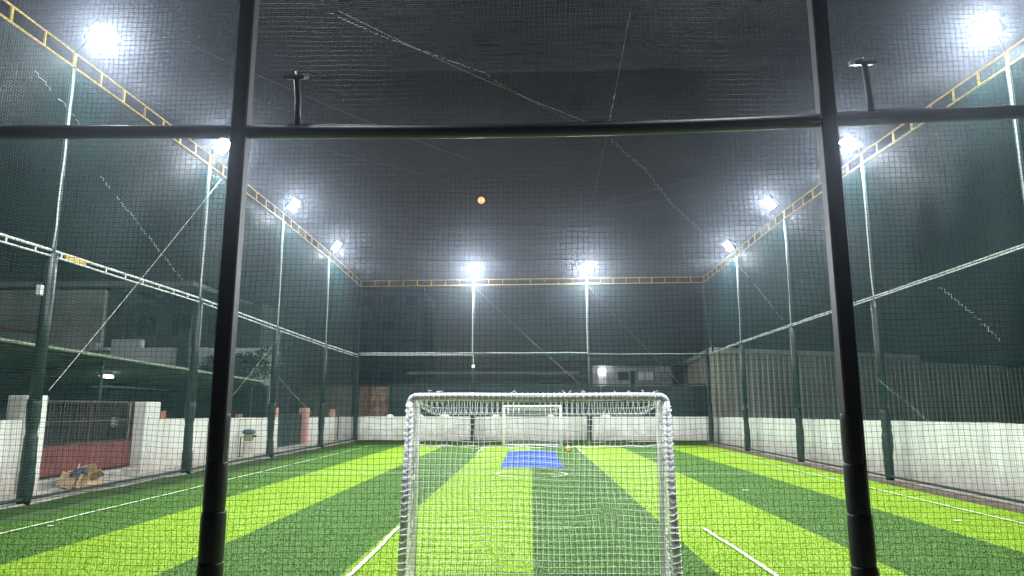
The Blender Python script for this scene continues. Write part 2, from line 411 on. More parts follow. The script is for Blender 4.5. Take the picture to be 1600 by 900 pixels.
CELL = .055
ztl = np.interp  # post-top heights along the sides (the frame is not quite level)
TOPL = lambda y: float(np.interp(y, [6.75, 12.7, 18.65, 24.6, 30.55, 36.5], [8.6, 8.72, 8.8, 8.78, 8.64, 8.38]))
TOPR = lambda y: float(np.interp(y, [6.75, 12.7, 18.65, 24.6, 30.55, 36.5], [8.4, 8.47, 8.66, 8.74, 8.64, 8.52]))
RAILL = lambda y: float(np.interp(y, [6.75, 12.7, 18.65, 24.6, 30.55, 36.5], [4.85, 4.92, 4.93, 4.82, 4.72, 4.68]))
RAILR = lambda y: float(np.interp(y, [6.75, 12.7, 18.65, 24.6, 30.55, 36.5], [4.9, 4.92, 4.84, 4.80, 4.74, 4.68]))
TOPF = lambda x: 8.38 + (x - XL) / (XR - XL) * .14

def padded(b, x, y, z0, z1, r, n=10, seed=0):
    """soft pad wrapped round a post, cinched by ties"""
    rr = random.Random(seed); pts = []; rs = []; z = z0; ties = [z0, z0 + (z1 - z0) * .34, z0 + (z1 - z0) * .68, z1]
    for k in range(25):
        z = z0 + (z1 - z0) * k / 24
        d = min(abs(z - t) for t in ties)
        rs.append(r * (.86 + .14 * min(1, d / .09)) * rr.uniform(.97, 1.03) + .012 * math.sin(z * 4 + seed))
        pts.append((x + .012 * math.sin(z * 3 + seed), y + .008 * math.cos(z * 4 + seed), z))
    b.tube(pts, rs, n); return b
def truss(parent, p, q, h, rung=.66, chord_r=.022):
    """ladder truss between two points (lower chord ends)"""
    p, q = Vector(p), Vector(q); n = max(2, int((q - p).length / rung)); up = Vector((0, 0, h))
    t = MB().tube([p, q], chord_r, 6).tube([p + up, q + up], chord_r * .9, 6).build('truss', M['yellow'], parent)
    for k in range(n + 1):
        a = p.lerp(q, k / n)
        w = .05 if k % 3 else .03
        MB().box(a + up / 2, (w if abs((q - p).x) > abs((q - p).y) else .03, .03 if abs((q - p).x) > abs((q - p).y) else w, h - .03)).build('rung', M['yellow'], t)
    return t

def side_fence(side):
    x = XL if side == 'L' else XR; s = 1 if side == 'L' else -1
    top = TOPL if side == 'L' else TOPR; rail = RAILL if side == 'L' else RAILR; zb = .2 if side == 'L' else .08
    root = empty('net_fence', (x, (Y0 + Y1) / 2, 0))
    tag(root, 'tall green net fence along the left side, in front of the maroon gate' if side == 'L' else 'tall green net fence along the right side, before the plain white wall', 'net fence')
    for k, y in enumerate(BAYS[1:5]):
        po = MB().tube([(x, y, zb), (x + .01, y, rail(y)), (x, y, top(y))], .048, 10).build('post', M['green_pipe'], root, smooth=True)
        padded(MB(), x, y, zb, 2.1 if side == 'L' else 1.9, .125, seed=k + (5 if side == 'L' else 9)).build('pad', M['green_pad'], po, smooth=True)
        MB().tube([(x, y, 2.05), (x + .005, y, rail(y) - .08)], .108, 10).build('sleeve', M['green_pad'], po, smooth=True)
        # white conduit climbing beside the post to the lamp
        c = [(x + s * .06 + random.uniform(-.012, .012), y - .075 + random.uniform(-.012, .012), rail(y) + .03 + (top(y) - rail(y) - .1) * t) for t in np.linspace(0, 1, 9)]
        MB().tube(c, .014, 6).build('conduit', M['conduit'], po, smooth=True)
    pts = [(x, y, rail(y)) for y in np.linspace(Y0, Y1, 26)]
    ra = MB().tube(pts, .026 if side == 'L' else .017, 8).build('rail', M['conduit'], root, smooth=True)
    dz = -.12 if side == 'L' else .045
    MB().tube([(px + s * .03, py + random.uniform(-.01, .01), pz + dz + random.uniform(-.008, .008)) for px, py, pz in pts[:(26 if side == 'L' else 23)]], .018 if side == 'L' else .014, 6).build('conduit', M['conduit'], ra, smooth=True)
    if side == 'L':
        for y in np.arange(7.2, 21, .72): MB().box((x, y, rail(y) - .06), (.02, .03, .1)).build('rung', M['conduit'], ra)
        MB().box((x + .02, 13.35, rail(13.35) - .055), (.05, .62, .1)).build('yellow_wrap', M['yellow'], ra)
    MB().tube([(x + s * .03, y, zb + .1) for y in np.linspace(Y0, Y1, 12)], .03, 8).build('bottom_rail', M['green_pad'], root, smooth=True)
    for k in range(5):
        truss(root, (x, BAYS[k] + .02, top(BAYS[k])), (x, BAYS[k + 1] - .02, top(BAYS[k + 1])), .3, .74)
    frame = ((x + s * .16, 0, 0), (0, 1, 0), (0, 0, 1), (s, 0, 0))
    n, info = make_net('net', root, M['net_green'], frame, Y0 + .05, Y1 - .05, zb + .1, 8.55, CELL, .0016, .3, 11 if side == 'L' else 31)
    if side == 'L':
        zigzag(info, (13.7, 6.75), (17.3, 5.2), root); zigzag(info, (24.6, 3.0), (28.6, 1.7), root, skip=.1); zigzag(info, (11.5, 8.0), (13.0, 7.5), root)
        cable((x + .2, 19.0, 8.5), (x + .2, 12.75, 2.25), root, .0032, .05, 'twine', 'guy_rope')
        cable((x + .2, 24.6, 4.6), (x + .2, 18.9, 1.2), root, .004, .05, 'cable', 'guy_rope')
    else:
        zigzag(info, (30.2, 8.3), (25.0, 5.0), root); zigzag(info, (18.6, 2.7), (16.4, 1.6), root, skip=.1); zigzag(info, (15.5, 4.6), (13.6, 3.2), root)
        cable((x - .2, 36.2, 8.3), (x - .2, 34.2, 3.0), root, .007, .05, 'cable', 'guy_rope')
    return root
left_fence = side_fence('L'); right_fence = side_fence('R')

# far fence
far = empty('net_fence', (0, Y1, 0)); tag(far, 'tall green net fence across the far end, behind the small distant goal', 'net fence')
for k, x in enumerate(XP):
    zt = TOPF(x)
    po = MB().tube([(x, Y1, .2), (x, Y1, zt)], .05, 10).build('post', M['green_pipe'], far, smooth=True)
    padded(MB(), x, Y1, .2, 2.1, .12, seed=k + 20).build('pad', M['green_pad'], po, smooth=True)
    MB().tube([(x, Y1, 2.05), (x, Y1, 4.6)], .08, 8).build('sleeve', M['green_pad'], po, smooth=True)
    if k in (1, 2):
        MB().tube([(x - .06 + random.uniform(-.01, .01), Y1 - .08, z) for z in np.linspace(4.72 if k == 2 else 4.72, zt - .1, 8)], .022, 6).build('conduit', M['conduit'], po, smooth=True)
    if k == 1:
        MB().tube([(x, Y1 - .1, 4.66), (x, Y1 - .1, 4.1)], .02, 6).build('conduit', M['conduit'], po)
        MB().box((x, Y1 - .12, 4.05), (.16, .1, .16), bev=.015).build('junction_box', M['plastic_white'], po)
ra = MB().tube([(x, Y1, 4.68) for x in np.linspace(XL, XR, 16)], .03, 8).build('rail', M['green_pipe'], far, smooth=True)
MB().tube([(x, Y1 - .05, 4.77 + random.uniform(-.008, .008)) for x in np.linspace(XL, 3.0, 14)], .024, 6).build('conduit', M['conduit'], ra, smooth=True)
MB().tube([(x, Y1 - .05, 4.66 + random.uniform(-.008, .008)) for x in np.linspace(XL, -3.03, 10)], .02, 6).build('conduit', M['conduit'], ra, smooth=True)
MB().tube([(x, Y1 - .05, 4.70 + random.uniform(-.008, .008)) for x in np.linspace(3.1, XR, 10)], .012, 6).build('conduit', M['conduit'], ra, smooth=True)
for k in range(3): truss(far, (XP[k] + .03, Y1, TOPF(XP[k])), (XP[k + 1] - .03, Y1, TOPF(XP[k + 1])), .3, .68)
fr = ((0, Y1 - .16, 0), (1, 0, 0), (0, 0, 1), (0, -1, 0))
n, finfo = make_net('net', far, M['net_green'], fr, XL + .05, XR - .05, .3, 8.38, CELL, .0016, .3, 51)
for a, b in (((-2.8, 8.1), (2.6, 3.1)), ((3.1, 8.3), (7.7, 3.2))):
    cable((a[0], Y1 - .2, a[1]), (b[0], Y1 - .2, b[1]), far, .012, .08, 'cable', 'guy_rope')

# near fence (between the camera and the goal)
near = empty('net_fence', (0, Y0, 0)); tag(near, 'nearest black fence of dark netting right before the viewer, two padded posts', 'net fence')
for k, x in enumerate(XP):
    zt = 8.5
    po = MB().box((x, Y0, (zt + .0) / 2), (.165, .14, zt), bev=.014).build('post', M['black_steel'], near)
    if k in (1, 2):
        b = MB()
        for j in range(4):   # stacked pad sleeves with taped joints
            z0 = .05 + j * .46; sx = (.118, .112, .106, .1)[j] + .003 * random.uniform(-1, 1)
            pts = [(x + .006 * math.sin(j + k), Y0, z0 + .46 * t) for t in (0, .03, .12, .5, .88, .97, 1)]
            b = MB().tube(pts, [sx * q for q in (.93, .975, 1.0, 1.02, 1.0, .975, .93)], 12)
            b.build('pad', M['black_pad'], po, smooth=True)
bp_ = [(x, Y0, 4.82 - .05 * math.cos((x - .3) / 3.1 * math.pi / 2) + (x * .012)) for x in np.linspace(XL, XR, 40)]
bm_ = MB().tube(bp_, .07, 12).build('beam', M['black_steel'], near, smooth=True)
MB().tube([(x, Y0 + .02, z + .078 + .012 * math.sin(x * 2.1)) for x, y, z in bp_], .007, 5).build('cable', M['cable'], bm_)
truss(near, (XL, Y0 - .1, 8.45), (XR, Y0 - .1, 8.45), .3, .74)
frn = ((0, Y0 + .12, 0), (1, 0, 0), (0, 0, 1), (0, -1, 0))
n, ninfo = make_net('net', near, M['net_near'], frn, XL + .05, XR - .05, .02, 8.45, CELL, .0019, .11, 71, wu=.016, wn=.03)

# roof net
roof = empty('roof_net', (0, 21.6, 8.5)); tag(roof, 'wide roof net stretched overhead from truss to truss', 'net')
def rsag(u, v): return -.22 * np.abs(np.sin((v - Y0) / 5.95 * math.pi)) ** .8 * np.sin(np.clip((u - XL) / (XR - XL), 0, 1) * math.pi)
frr = ((0, 0, 8.5), (1, 0, 0), (0, 1, 0), (0, 0, 1))
n, rinfo = make_net('net', roof, M['net_roof'], frr, XL + .05, XR - .05, Y0 + .05, Y1 - .05, CELL, .0018, .45, 91, sag=rsag)
for a, b in (((-9.2, 12.7), (-3.03, 18.6)), ((-3.2, 10.5), (1.9, 15.6)), ((1.7, 10.6), (2.0, 21.0)), ((-9.2, 18.6), (3.0, 30.5)), ((9.2, 14.1), (2.4, 21.5)), ((-6.3, 11.4), (-1.5, 17.6)), ((9.3, 18.6), (-3, 24.6)), ((-9.2, 24.6), (3.0, 36.4)), ((9.3, 24.6), (-3.0, 36.4))):
    cable((a[0], a[1], 8.5), (b[0], b[1], 8.46), roof, .0018, .1)
zigzag(rinfo, (1.9, 15.8), (6.8, 26.3), roof, .004, .4, 'cable'); zigzag(rinfo, (-3.3, 10.3), (1.7, 15.4), roof, .0022, .45, 'cable')

for lt in (0, 1):
    blades(lt, 6.3, 30.0, 450000)

# ------------------------------------------------------------------ floodlights
def floodlight(name, base, head, aim, lit, label, group, k_=1.18):
    """base: foot of the arm, head: centre of the lamp, aim: unit vector the lens looks along"""
    base, head, aim = Vector(base), Vector(head), Vector(aim).normalized()
    root = empty(name, base); tag(root, label, 'floodlight', group)
    mid = base.lerp(head, .55); mid.z = head.z - .30 if lit else head.z - .12
    armm = M['bracket'] if lit else M['black_steel']
    back = head - aim * .14 * k_
    arm_top = Vector((base.x + (head.x - base.x) * .25, base.y + (head.y - base.y) * .25, base.z + (head.z - base.z) * .55))
    MB().tube([base, base.lerp(arm_top, .6), arm_top, arm_top.lerp(back, .5) + Vector((0, 0, .03)), back], .024 if lit else .033, 8).build('arm', armm, root, smooth=True)
    q = aim.to_track_quat('Z', 'Y').to_matrix()
    # keep the long side level
    lvl = Vector((0, 0, 1)).cross(aim).normalized(); upv = aim.cross(lvl)
    q = Matrix((lvl, upv, aim)).transposed()
    K = k_
    ho = MB().box(head - aim * .05 * K, (.54 * K, .42 * K, .07 * K), rot=q, bev=.02 * K).build('housing', M['housing'], root)
    for k in range(7): MB().box(head - aim * .105 * K + lvl * (-.21 + .07 * k) * K, (.012 * K, .34 * K, .045 * K), rot=q).build('cooling_fin', M['housing'], ho)
    MB().box(head, (.50 * K, .38 * K, .02 * K), rot=q).build('bezel', M['housing'], root)
    u_, w_, c_ = lvl * .23 * K, upv * .17 * K, head + aim * .018 * K
    MB().quad(c_ - u_ - w_, c_ + u_ - w_, c_ + u_ + w_, c_ - u_ + w_).build('lens', M['lens'] if lit else M['dead_lens'], root)
    for s in (-1, 1): MB().box(head + lvl * s * .285 * K - aim * .06 * K, (.014 * K, .05 * K, .16 * K), rot=q).build('yoke', armm, root)
    MB().box(head - aim * .15 * K, (.58 * K, .05 * K, .014 * K), rot=q).build('yoke', armm, root)
    return root
ORD = ['nearest the viewer', 'second from the viewer', 'third from the viewer', 'farthest from the viewer']
LL = [(-8.61, 9.31), (-8.86, 9.37), (-8.82, 9.38), (-8.88, 9.2)]; RL = [(8.9, 9.23), (8.98, 9.23), (8.78, 9.3), (8.95, 9.09)]
for k, y in enumerate(BAYS[1:5]):
    floodlight('floodlight', (XL, y, TOPL(y) + .3), (LL[k][0], y - .05, LL[k][1]), (.80, -.04, -.60), True, 'glaring white floodlight on the left yellow truss, ' + ORD[k], 'lit floodlights above the trusses')
    floodlight('floodlight', (XR, y, TOPR(y) + .3), (RL[k][0], y - .05, RL[k][1]), (-.80, -.04, -.60), True, 'glaring white floodlight on the right yellow truss, ' + ORD[k], 'lit floodlights above the trusses')
for k in (1, 2):
    floodlight('floodlight', (XP[k], Y1, TOPF(XP[k]) + .3), (XP[k], Y1 - .3, 9.26), (0, -.80, -.60), True, 'glaring white floodlight above the far end truss, ' + ('left one of two' if k == 1 else 'right one of two'), 'lit floodlights above the trusses')
for k in (1, 2):   # the near end carries the same pair as the far end
    floodlight('floodlight', (XP[k], Y0, 8.75), (XP[k], Y0 + .3, 9.26), (0, .80, -.60), True, 'white floodlight on the near end truss above the viewer, ' + ('left one of two' if k == 1 else 'right one of two'), 'lit floodlights above the trusses')
floodlight('floodlight', (-2.43, Y0, 4.86), (-2.5, Y0 + .08, 5.42), (0, .43, -.90), False, 'unlit floodlight on a short black arm on the near beam, beside the left post', 'unlit floodlights on the near beam', .42)
floodlight('floodlight', (3.51, Y0, 4.92), (3.50, Y0 + .08, 5.50), (0, .43, -.90), False, 'unlit floodlight on a short black arm on the near beam, right of the right post', 'unlit floodlights on the near beam', .42)

# ------------------------------------------------------------------ goals
def goal(x0, x1, yf, yb, zt, r, cell, sr, label, lash, seed, lean=0.0):
    # yb: back bar; the back stands lean outwards by lean at the ground
    root = empty('goal', ((x0 + x1) / 2, (yf + yb) / 2, 0)); tag(root, label, 'goal', 'football goals')
    s = 1 if yb > yf else -1
    yz = lambda z: yb + s * lean * (1 - z / zt)
    def wback(p): p = p.copy(); p[..., 1] += s * lean * (1 - p[..., 2] / zt); return p
    def wside(p): p = p.copy(); t = (p[..., 1] - yf) / (yb - yf); p[..., 1] += t * s * lean * (1 - p[..., 2] / zt); return p
    for x in (x0, x1):
        MB().tube([(x, yf, 0.01), (x, yf, zt - .05), (x, yf, zt - .01)], r, 12).build('post', M['goal_white'], root, smooth=True)
        bo = MB().tube([(x, yz(0), 0.01), (x, yz(zt), zt - .05)], r, 12).build('back_post', M['goal_white'] if not lash else M['lash'], root, smooth=True)
        if lash:
            w = MB(); rr = random.Random(int(x * 9) + 3); z = .05
            sg = -1 if x < (x0 + x1) / 2 else 1
            while z < zt - .12:   # net edge laced round the post
                ph = rr.uniform(-.4, .4); p = []
                for k in range(9):
                    a = 6.283 * k / 8 + ph
                    p.append((x + (r + .006 + .004 * rr.random()) * math.cos(a), yz(z) + (r + .006) * math.sin(a), z + .05 * k / 8 + .012 * rr.uniform(-1, 1)))
                w.tube(p, .0045 + .003 * rr.random(), 5)
                z += rr.uniform(.05, .075)
            w.build('lacing', M['goal_net'], bo)
            e = MB(); z = .03; pts = []
            while z < zt - .05: pts.append((x - sg * (r + .035) + .01 * rr.uniform(-1, 1), yz(z) + .02 * rr.uniform(-1, 1), z)); z += .06
            e.tube(pts, .008, 6).build('edge_rope', M['goal_net'], bo)
        MB().tube([(x, yf + s * r, zt - r * .5), (x, yb - s * r, zt - r * .5)], r * .8, 10).build('side_bar', M['goal_white'], root, smooth=True)
        MB().tube([(x, yf + s * r, r * .8), (x, yz(0) - s * r, r * .8)], r * .7, 10).build('ground_bar', M['goal_white'], root, smooth=True)
        fr_ = ((x + (-.004 if x < 0 else .004), 0, 0), (0, 1, 0), (0, 0, 1), (1, 0, 0))
        make_net('side_net', root, M['goal_net'], fr_, min(yf, yb), max(yf, yb), .06, zt, cell, sr, .12, seed + int(x * 3), wu=.02, wn=.04, warp=wside)
    c = 6
    def bar(y, nm, m_):
        e = .05
        pts = [(x0, y, zt - e - .03), (x0, y, zt - e), (x0 + .02, y, zt - .02), (x0 + e, y, zt)] + [(x0 + e + (x1 - x0 - 2 * e) * t, y, zt + (.004 * math.sin(t * 9))) for t in np.linspace(.05, .95, 18)] + [(x1 - e, y, zt), (x1 - .02, y, zt - .02), (x1, y, zt - e), (x1, y, zt - e - .03)]
        return MB().tube(pts, r, 12).build(nm, m_, root, smooth=True)
    bar(yf, 'crossbar', M['goal_white'])
    bb = bar(yb, 'back_bar', M['goal_white'])
    MB().tube([(x0 + r, yz(0), r), (x1 - r, yz(0), r)], r * .8, 10).build('ground_bar', M['goal_white'], root, smooth=True)
    if lash:   # twine ends and loops along the bar
        w = MB(); rr = random.Random(4); x = x0 + .1
        while x < x1 - .1:
            p = [(x + .02 * k / 6, yb + (r + .008) * math.cos(6.283 * k / 6), zt + (r + .008) * math.sin(6.283 * k / 6)) for k in range(7)]
            w.tube(p, .005, 4)
            if rr.random() < .2:
                w.tube([(x, yb, zt + r), (x + rr.uniform(-.03, .03), yb - .01, zt + r + rr.uniform(.01, .035)), (x + rr.uniform(-.06, .06), yb, zt + r + rr.uniform(-.005, .03))], .003, 4)
            x += rr.uniform(.05, .075)
        w.build('lacing', M['goal_net'], bb)
    fr_ = ((0, yb, 0), (1, 0, 0), (0, 0, 1), (0, s, 0))
    make_net('back_net', root, M['goal_net'], fr_, x0, x1, .06, zt, cell, sr, .09, seed + 40, wu=.03, wn=.05, warp=wback)
    fr_ = ((0, 0, zt), (1, 0, 0), (0, 1, 0), (0, 0, 1))
    ya, yb_ = min(yf, yb), max(yf, yb)
    def tsag(u, v): return -.20 * np.sin(np.clip((v - ya) / (yb_ - ya), 0, 1) * math.pi) ** .7 * np.clip(np.minimum(u - x0, x1 - u) / .25, 0, 1) ** .5
    make_net('top_net', root, M['goal_net'], fr_, x0, x1, ya, yb_, cell, sr, .08, seed + 60, wu=.015, wn=.02, sag=tsag)
    if lash:
        pts = [(x0 + (x1 - x0) * t, (yf + yb) / 2, 1.52 - .025 * math.sin(t * math.pi) + .006 * math.sin(t * 60)) for t in np.linspace(0, 1, 50)]
        MB().tube(pts, .005, 5).build('slack_cord', M['goal_net'], root)
    return root
goal(-1.36, 1.51, 8.25, 7.85, 2.06, .043, .06, .0024, 'large white goal in the foreground seen from behind, its net laced to the posts', True, 200, .32)
goal(-1.36, 1.5, 34.7, 35.6, 1.98, .05, .07, .0026, 'small distant white goal against the far wall, beyond the blue mat', False, 300, .1)

# blue mat, ball
bm = MB()
pts = [(-1.02, 22.9), (1.03, 22.9), (1.08, 31.6), (-.99, 31.6)]
N = 18
for i in range(N + 1):
    t = i / N
    for x in np.linspace(-1.0, 1.05, 6): bm.v.append((x + .02 * math.sin(i * 1.3), 22.9 + 8.7 * t, .016 + .004 * math.sin(i * 2.1 + x * 3)))
for i in range(N):
    for k in range(5): bm.f.append((i * 6 + k, i * 6 + k + 1, i * 6 + 7 + k, i * 6 + 6 + k))
mo = bm.build('floor_mat', M['mat_blue']); tag(mo, 'long blue mat laid on the turf before the distant goal', 'mat')
sm = mo.modifiers.new('thick', 'SOLIDIFY'); sm.thickness = .012
import bmesh
b = bmesh.new(); bmesh.ops.create_icosphere(b, subdivisions=3, radius=.15); me = bpy.data.meshes.new('ball'); b.to_mesh(me); b.free()
me.materials.append(M['ball']); me.materials.append(M['ball_dark'])
ico = [Vector(v.co) for v in [] ]
b2 = bmesh.new(); bmesh.ops.create_icosphere(b2, subdivisions=1, radius=1); dirs = [v.co.normalized() for v in b2.verts]; b2.free()
for p in me.polygons:
    p.use_smooth = True
    if max(p.center.normalized().dot(d) for d in dirs) > .955: p.material_index = 1
ball = bpy.data.objects.new('ball', me); C.objects.link(ball); ball.location = (1.6, 30.6, .153); ball.rotation_euler = (.5, .3, .9)
tag(ball, 'yellow football lying on the turf right of the blue mat', 'ball')

# ------------------------------------------------------------------ walls round the pitch
def rough_wall(b, p, q, z0, zfa, zfb, th, seg=.5, jit=.006, nz=5):
    """upright slab from p to q (xy), thickness th, uneven top"""
    p, q = Vector((*p, 0)), Vector((*q, 0)); L_ = (q - p).length; n = max(1, int(L_ / seg)); t = (q - p).normalized(); nrm = Vector((-t.y, t.x, 0)) * th / 2
    grid = []
    for s in (-1, 1):
        rows = []
        for i in range(n + 1):
            c = p.lerp(q, i / n) + nrm * s; zt = zfa + (zfb - zfa) * i / n + random.uniform(-jit, jit)
            row = []
            for k in range(nz + 1):
                row.append(tuple(c + nrm.normalized() * s * random.uniform(-jit, jit) * .6 + Vector((0, 0, z0 + (zt - z0) * k / nz))))
            rows.append(row)
        grid.append(rows)
    o = len(b.v); m = nz + 1
    for rows in grid:
        for row in rows: b.v += row
    S = (n + 1) * m
    for i in range(n):
        for k in range(nz):
            a = o + i * m + k; b.f.append((a, a + m, a + m + 1, a + 1)); c = a + S; b.f.append((c, c + 1, c + m + 1, c + m))
        a = o + i * m + nz; b.f.append((a, a + m, a + m + S, a + S))
    for i in (0, n):
        for k in range(nz):
            a = o + i * m + k; f = (a, a + 1, a + 1 + S, a + S); b.f.append(f if i == 0 else f[::-1])
    return b
WL = lambda y: 1.84 - .0112 * y
# left wall, in runs between pillars
lw = empty('boundary_wall', (-10.35, 21, 0)); tag(lw, 'cream painted boundary wall with pillars along the left side, pink towards the far end', 'wall')
for y0, y1 in ((6.0, 13.85), (18.85, 27.5), (28.5 + 3.4, 35.9), (36.3, 36.9)):
    rough_wall(MB(), (-10.35, y0), (-10.35, y1), -.05, WL(y0), WL(y1), .2).build('panel', M['wall_left'], lw)
def pillar(parent, y0, y1, zt, m_, cap=None, x0=-10.62, x1=-10.12):
    zc = zt if cap is None else WL(y0)
    o = MB().span((x0, y0, -.05), (x1, y1, zc), bev=.015).build('pillar', m_, parent)
    if cap is not None: MB().span((x0 + .004, y0 + .004, zc + .002), (x1 - .004, y1 - .004, zt), bev=.015).build('pillar_head', cap, o)
pillar(lw, 13.87, 14.36, 2.18, M['wall_left']); pillar(lw, 18.12, 18.83, 2.08, M['wall_left'])
pillar(lw, 27.53, 28.05, 1.92, M['wall_left'], M['pink'], -10.46, -10.2); pillar(lw, 31.4, 31.88, 1.9, M['pink'], None, -10.5, -10.17); pillar(lw, 35.92, 36.28, 1.81, M['wall_left'], M['pink'], -10.46, -10.2)
thr = MB().span((-10.6, 14.37, .2), (-10.15, 18.11, .42), bev=.03).build('threshold', M['concrete'], lw)
MB().span((-10.6, 28.06, .2), (-10.15, 31.39, .3), bev=.03).build('threshold', M['concrete'], lw)
# loose bricks on the wall
for k, (y, dz) in enumerate(((19.3, .1), (24.5, .07))):
    o = MB().box((-10.35, y, WL(y) + .008 + dz), (.16, .28, 2 * dz), bev=.01).build('brick', M['brick'])
    tag(o, 'orange brick lying on the left wall ' + ('beside the gate pillar' if k == 0 else 'above the water pump'), 'brick', 'bricks on the left wall')

# maroon gate
gt = empty('gate', (-10.42, 16.2, .42)); tag(gt, 'maroon metal gate with solid lower half and barred upper half', 'gate')
yA, yB, zA, zB, zM = 14.42, 18.06, .46, 2.1, 1.12
for y in (yA + .03, (yA + yB) / 2, yB - .03): MB().box((-10.42, y, (zA + zB) / 2), (.05, .06, zB - zA)).build('stile', M['maroon_bar'], gt)
for z in (zA + .03, zM, zB - .03, 1.62): MB().box((-10.425, (yA + yB) / 2, z), (.04, yB - yA - .02, .05)).build('crossrail', M['maroon_bar'], gt)
n = 12
for k in range(n):
    w = (yB - yA - .1) / n; y0 = yA + .05 + w * k; b = MB()
    px_ = []
    for j in range(4):
        u = y0 + w * j / 4
        px_ += [(u, 0), (u + w * .06, .022), (u + w * .13, .022), (u + w * .19, 0)]
    px_.append((y0 + w, 0))
    for u, d in px_: b.v += [(-10.40 + d, u, zA + .03), (-10.40 + d, u, zM - .03)]
    b.f = [(2 * i, 2 * i + 2, 2 * i + 3, 2 * i + 1) for i in range(len(px_) - 1)]
    b.build('sheet', M['maroon'], gt)
for y in np.arange(yA + .1, yB - .05, .115): MB().box((-10.42, y, (zM + zB) / 2), (.018, .02, zB - zM)).build('bar', M['maroon_bar'], gt)
b = MB()
for k in range(14):
    a = 6.283 * k / 14; rr = .06 + .05 * (k % 2)
    b.tube([(-10.37, 17.15 + rr * .3 * math.cos(a), 1.58 + rr * .3 * math.sin(a)), (-10.36, 17.15 + rr * 1.3 * math.cos(a + .5), 1.58 + rr * math.sin(a + .5)), (-10.365, 17.15 + rr * 1.4 * math.cos(a + 1.0), 1.58 + rr * 1.1 * math.sin(a + 1.0))], .008, 5)
b.build('ornament', M['house_grey'], gt)
# green gate
gg = empty('gate', (-10.42, 29.7, .3)); tag(gg, 'dark green metal gate between the two pink pillars', 'gate')
for k in range(4):
    w = (31.36 - 28.1) / 4; MB().box((-10.42, 28.1 + w * (k + .5), .97), (.03, w - .03, 1.28)).build('sheet', M['green_gate'], gg)
for y in (28.09, 29.73, 31.37): MB().box((-10.40, y, .98), (.05, .05, 1.34)).build('stile', M['frame_dark'], gg)
for z in (.33, 1.63): MB().box((-10.39, 29.73, z), (.04, 3.3, .05)).build('crossrail', M['frame_dark'], gg)

# right wall
WR = lambda y: 1.735 - .0082 * y
rw = MB(); rough_wall(rw, (9.85, 6.0), (9.85, 36.95), -.05, WR(6), WR(36.95), .2, .4, .006, 6)
o = rw.build('boundary_wall', M['wall']); tag(o, 'long plain white stained wall along the right side under the corrugated shed', 'wall')
# far wall
fw = empty('boundary_wall', (0, 37.05, 0)); tag(fw, 'low white wall across the far end with small rounded lumps on top', 'wall')
xs = [-10.2, -6.6, -3.06, 0, 3.0, 6.4, 9.74]
for a, b_ in zip(xs[:-1], xs[1:]): rough_wall(MB(), (a + .004, 37.05), (b_ - .004, 37.05), -.05, 1.44, 1.44, .2, .5, .008).build('panel', M['wall'], fw)
for x in (-7.5, -5.9, -4.6, -1.85, 1.05, 3.95):
    w = random.uniform(.18, .3); b = MB()
    nn = 8; rows = []
    for i in range(5):
        a = i / 4 * math.pi / 2
        for k in range(nn): b.v.append((x + w * math.cos(a) * math.cos(6.283 * k / nn), 37.05 + .09 * math.cos(a) * math.sin(6.283 * k / nn), 1.435 + .13 * math.sin(a)))
    for i in range(4):
        for k in range(nn): b.f.append((i * nn + k, i * nn + (k + 1) % nn, (i + 1) * nn + (k + 1) % nn, (i + 1) * nn + k))
    b.build('cap_lump', M['wall'], fw, smooth=True)

# ------------------------------------------------------------------ beyond the right wall: corrugated shed
def corr_sheet(b, p, q, z0, z1a, z1b, pitch=.33, dep=.05):
    p, q = Vector((*p, 0)), Vector((*q, 0)); L_ = (q - p).length; t = (q - p).normalized(); n_ = Vector((t.y, -t.x, 0)); m = max(1, round(L_ / pitch))
    prof_ = []
    for i in range(m):
        for f, d in ((0, 0), (.55, 0), (.65, 1), (.9, 1)): prof_.append(((i + f) / m, d))
    prof_.append((1, 0))
    o = len(b.v)
    for f, d in prof_:
        c = p.lerp(q, f) + n_ * dep * d
        b.v += [(c.x, c.y, z0), (c.x, c.y, z1a + (z1b - z1a) * f)]
    b.f += [(o + 2 * i, o + 2 * i + 2, o + 2 * i + 3, o + 2 * i + 1) for i in range(len(prof_) - 1)]
    return b
shed = empty('shed', (20, 44, 0)); tag(shed, 'long grey corrugated shed with white roof edge behind the right wall', 'shed')
A, B, D = Vector((10.15, 38.6)), Vector((35, 47.0)), Vector((11.7, 57))
H = lambda f: 5.05 - .30 * f
n = 24
for k in range(n):
    a, b_ = A.lerp(B, k / n), A.lerp(B, (k + 1) / n); off = Vector((.0, -.012 * (k % 2)))
    corr_sheet(MB(), a + off, b_ + off, -.05, H(k / n), H((k + 1) / n)).build('wall_sheet', M['sheet_grey'] if k > 0 else M['sheet_brown'], shed)
n = 14
for k in range(n):
    a, b_ = D.lerp(A, k / n), D.lerp(A, (k + 1) / n); off = Vector((-.01 * (k % 2), 0))
    corr_sheet(MB(), a + off, b_ + off, -.05, 5.0, 5.0, .5, .03).build('wall_sheet', M['sheet_brown'], shed)
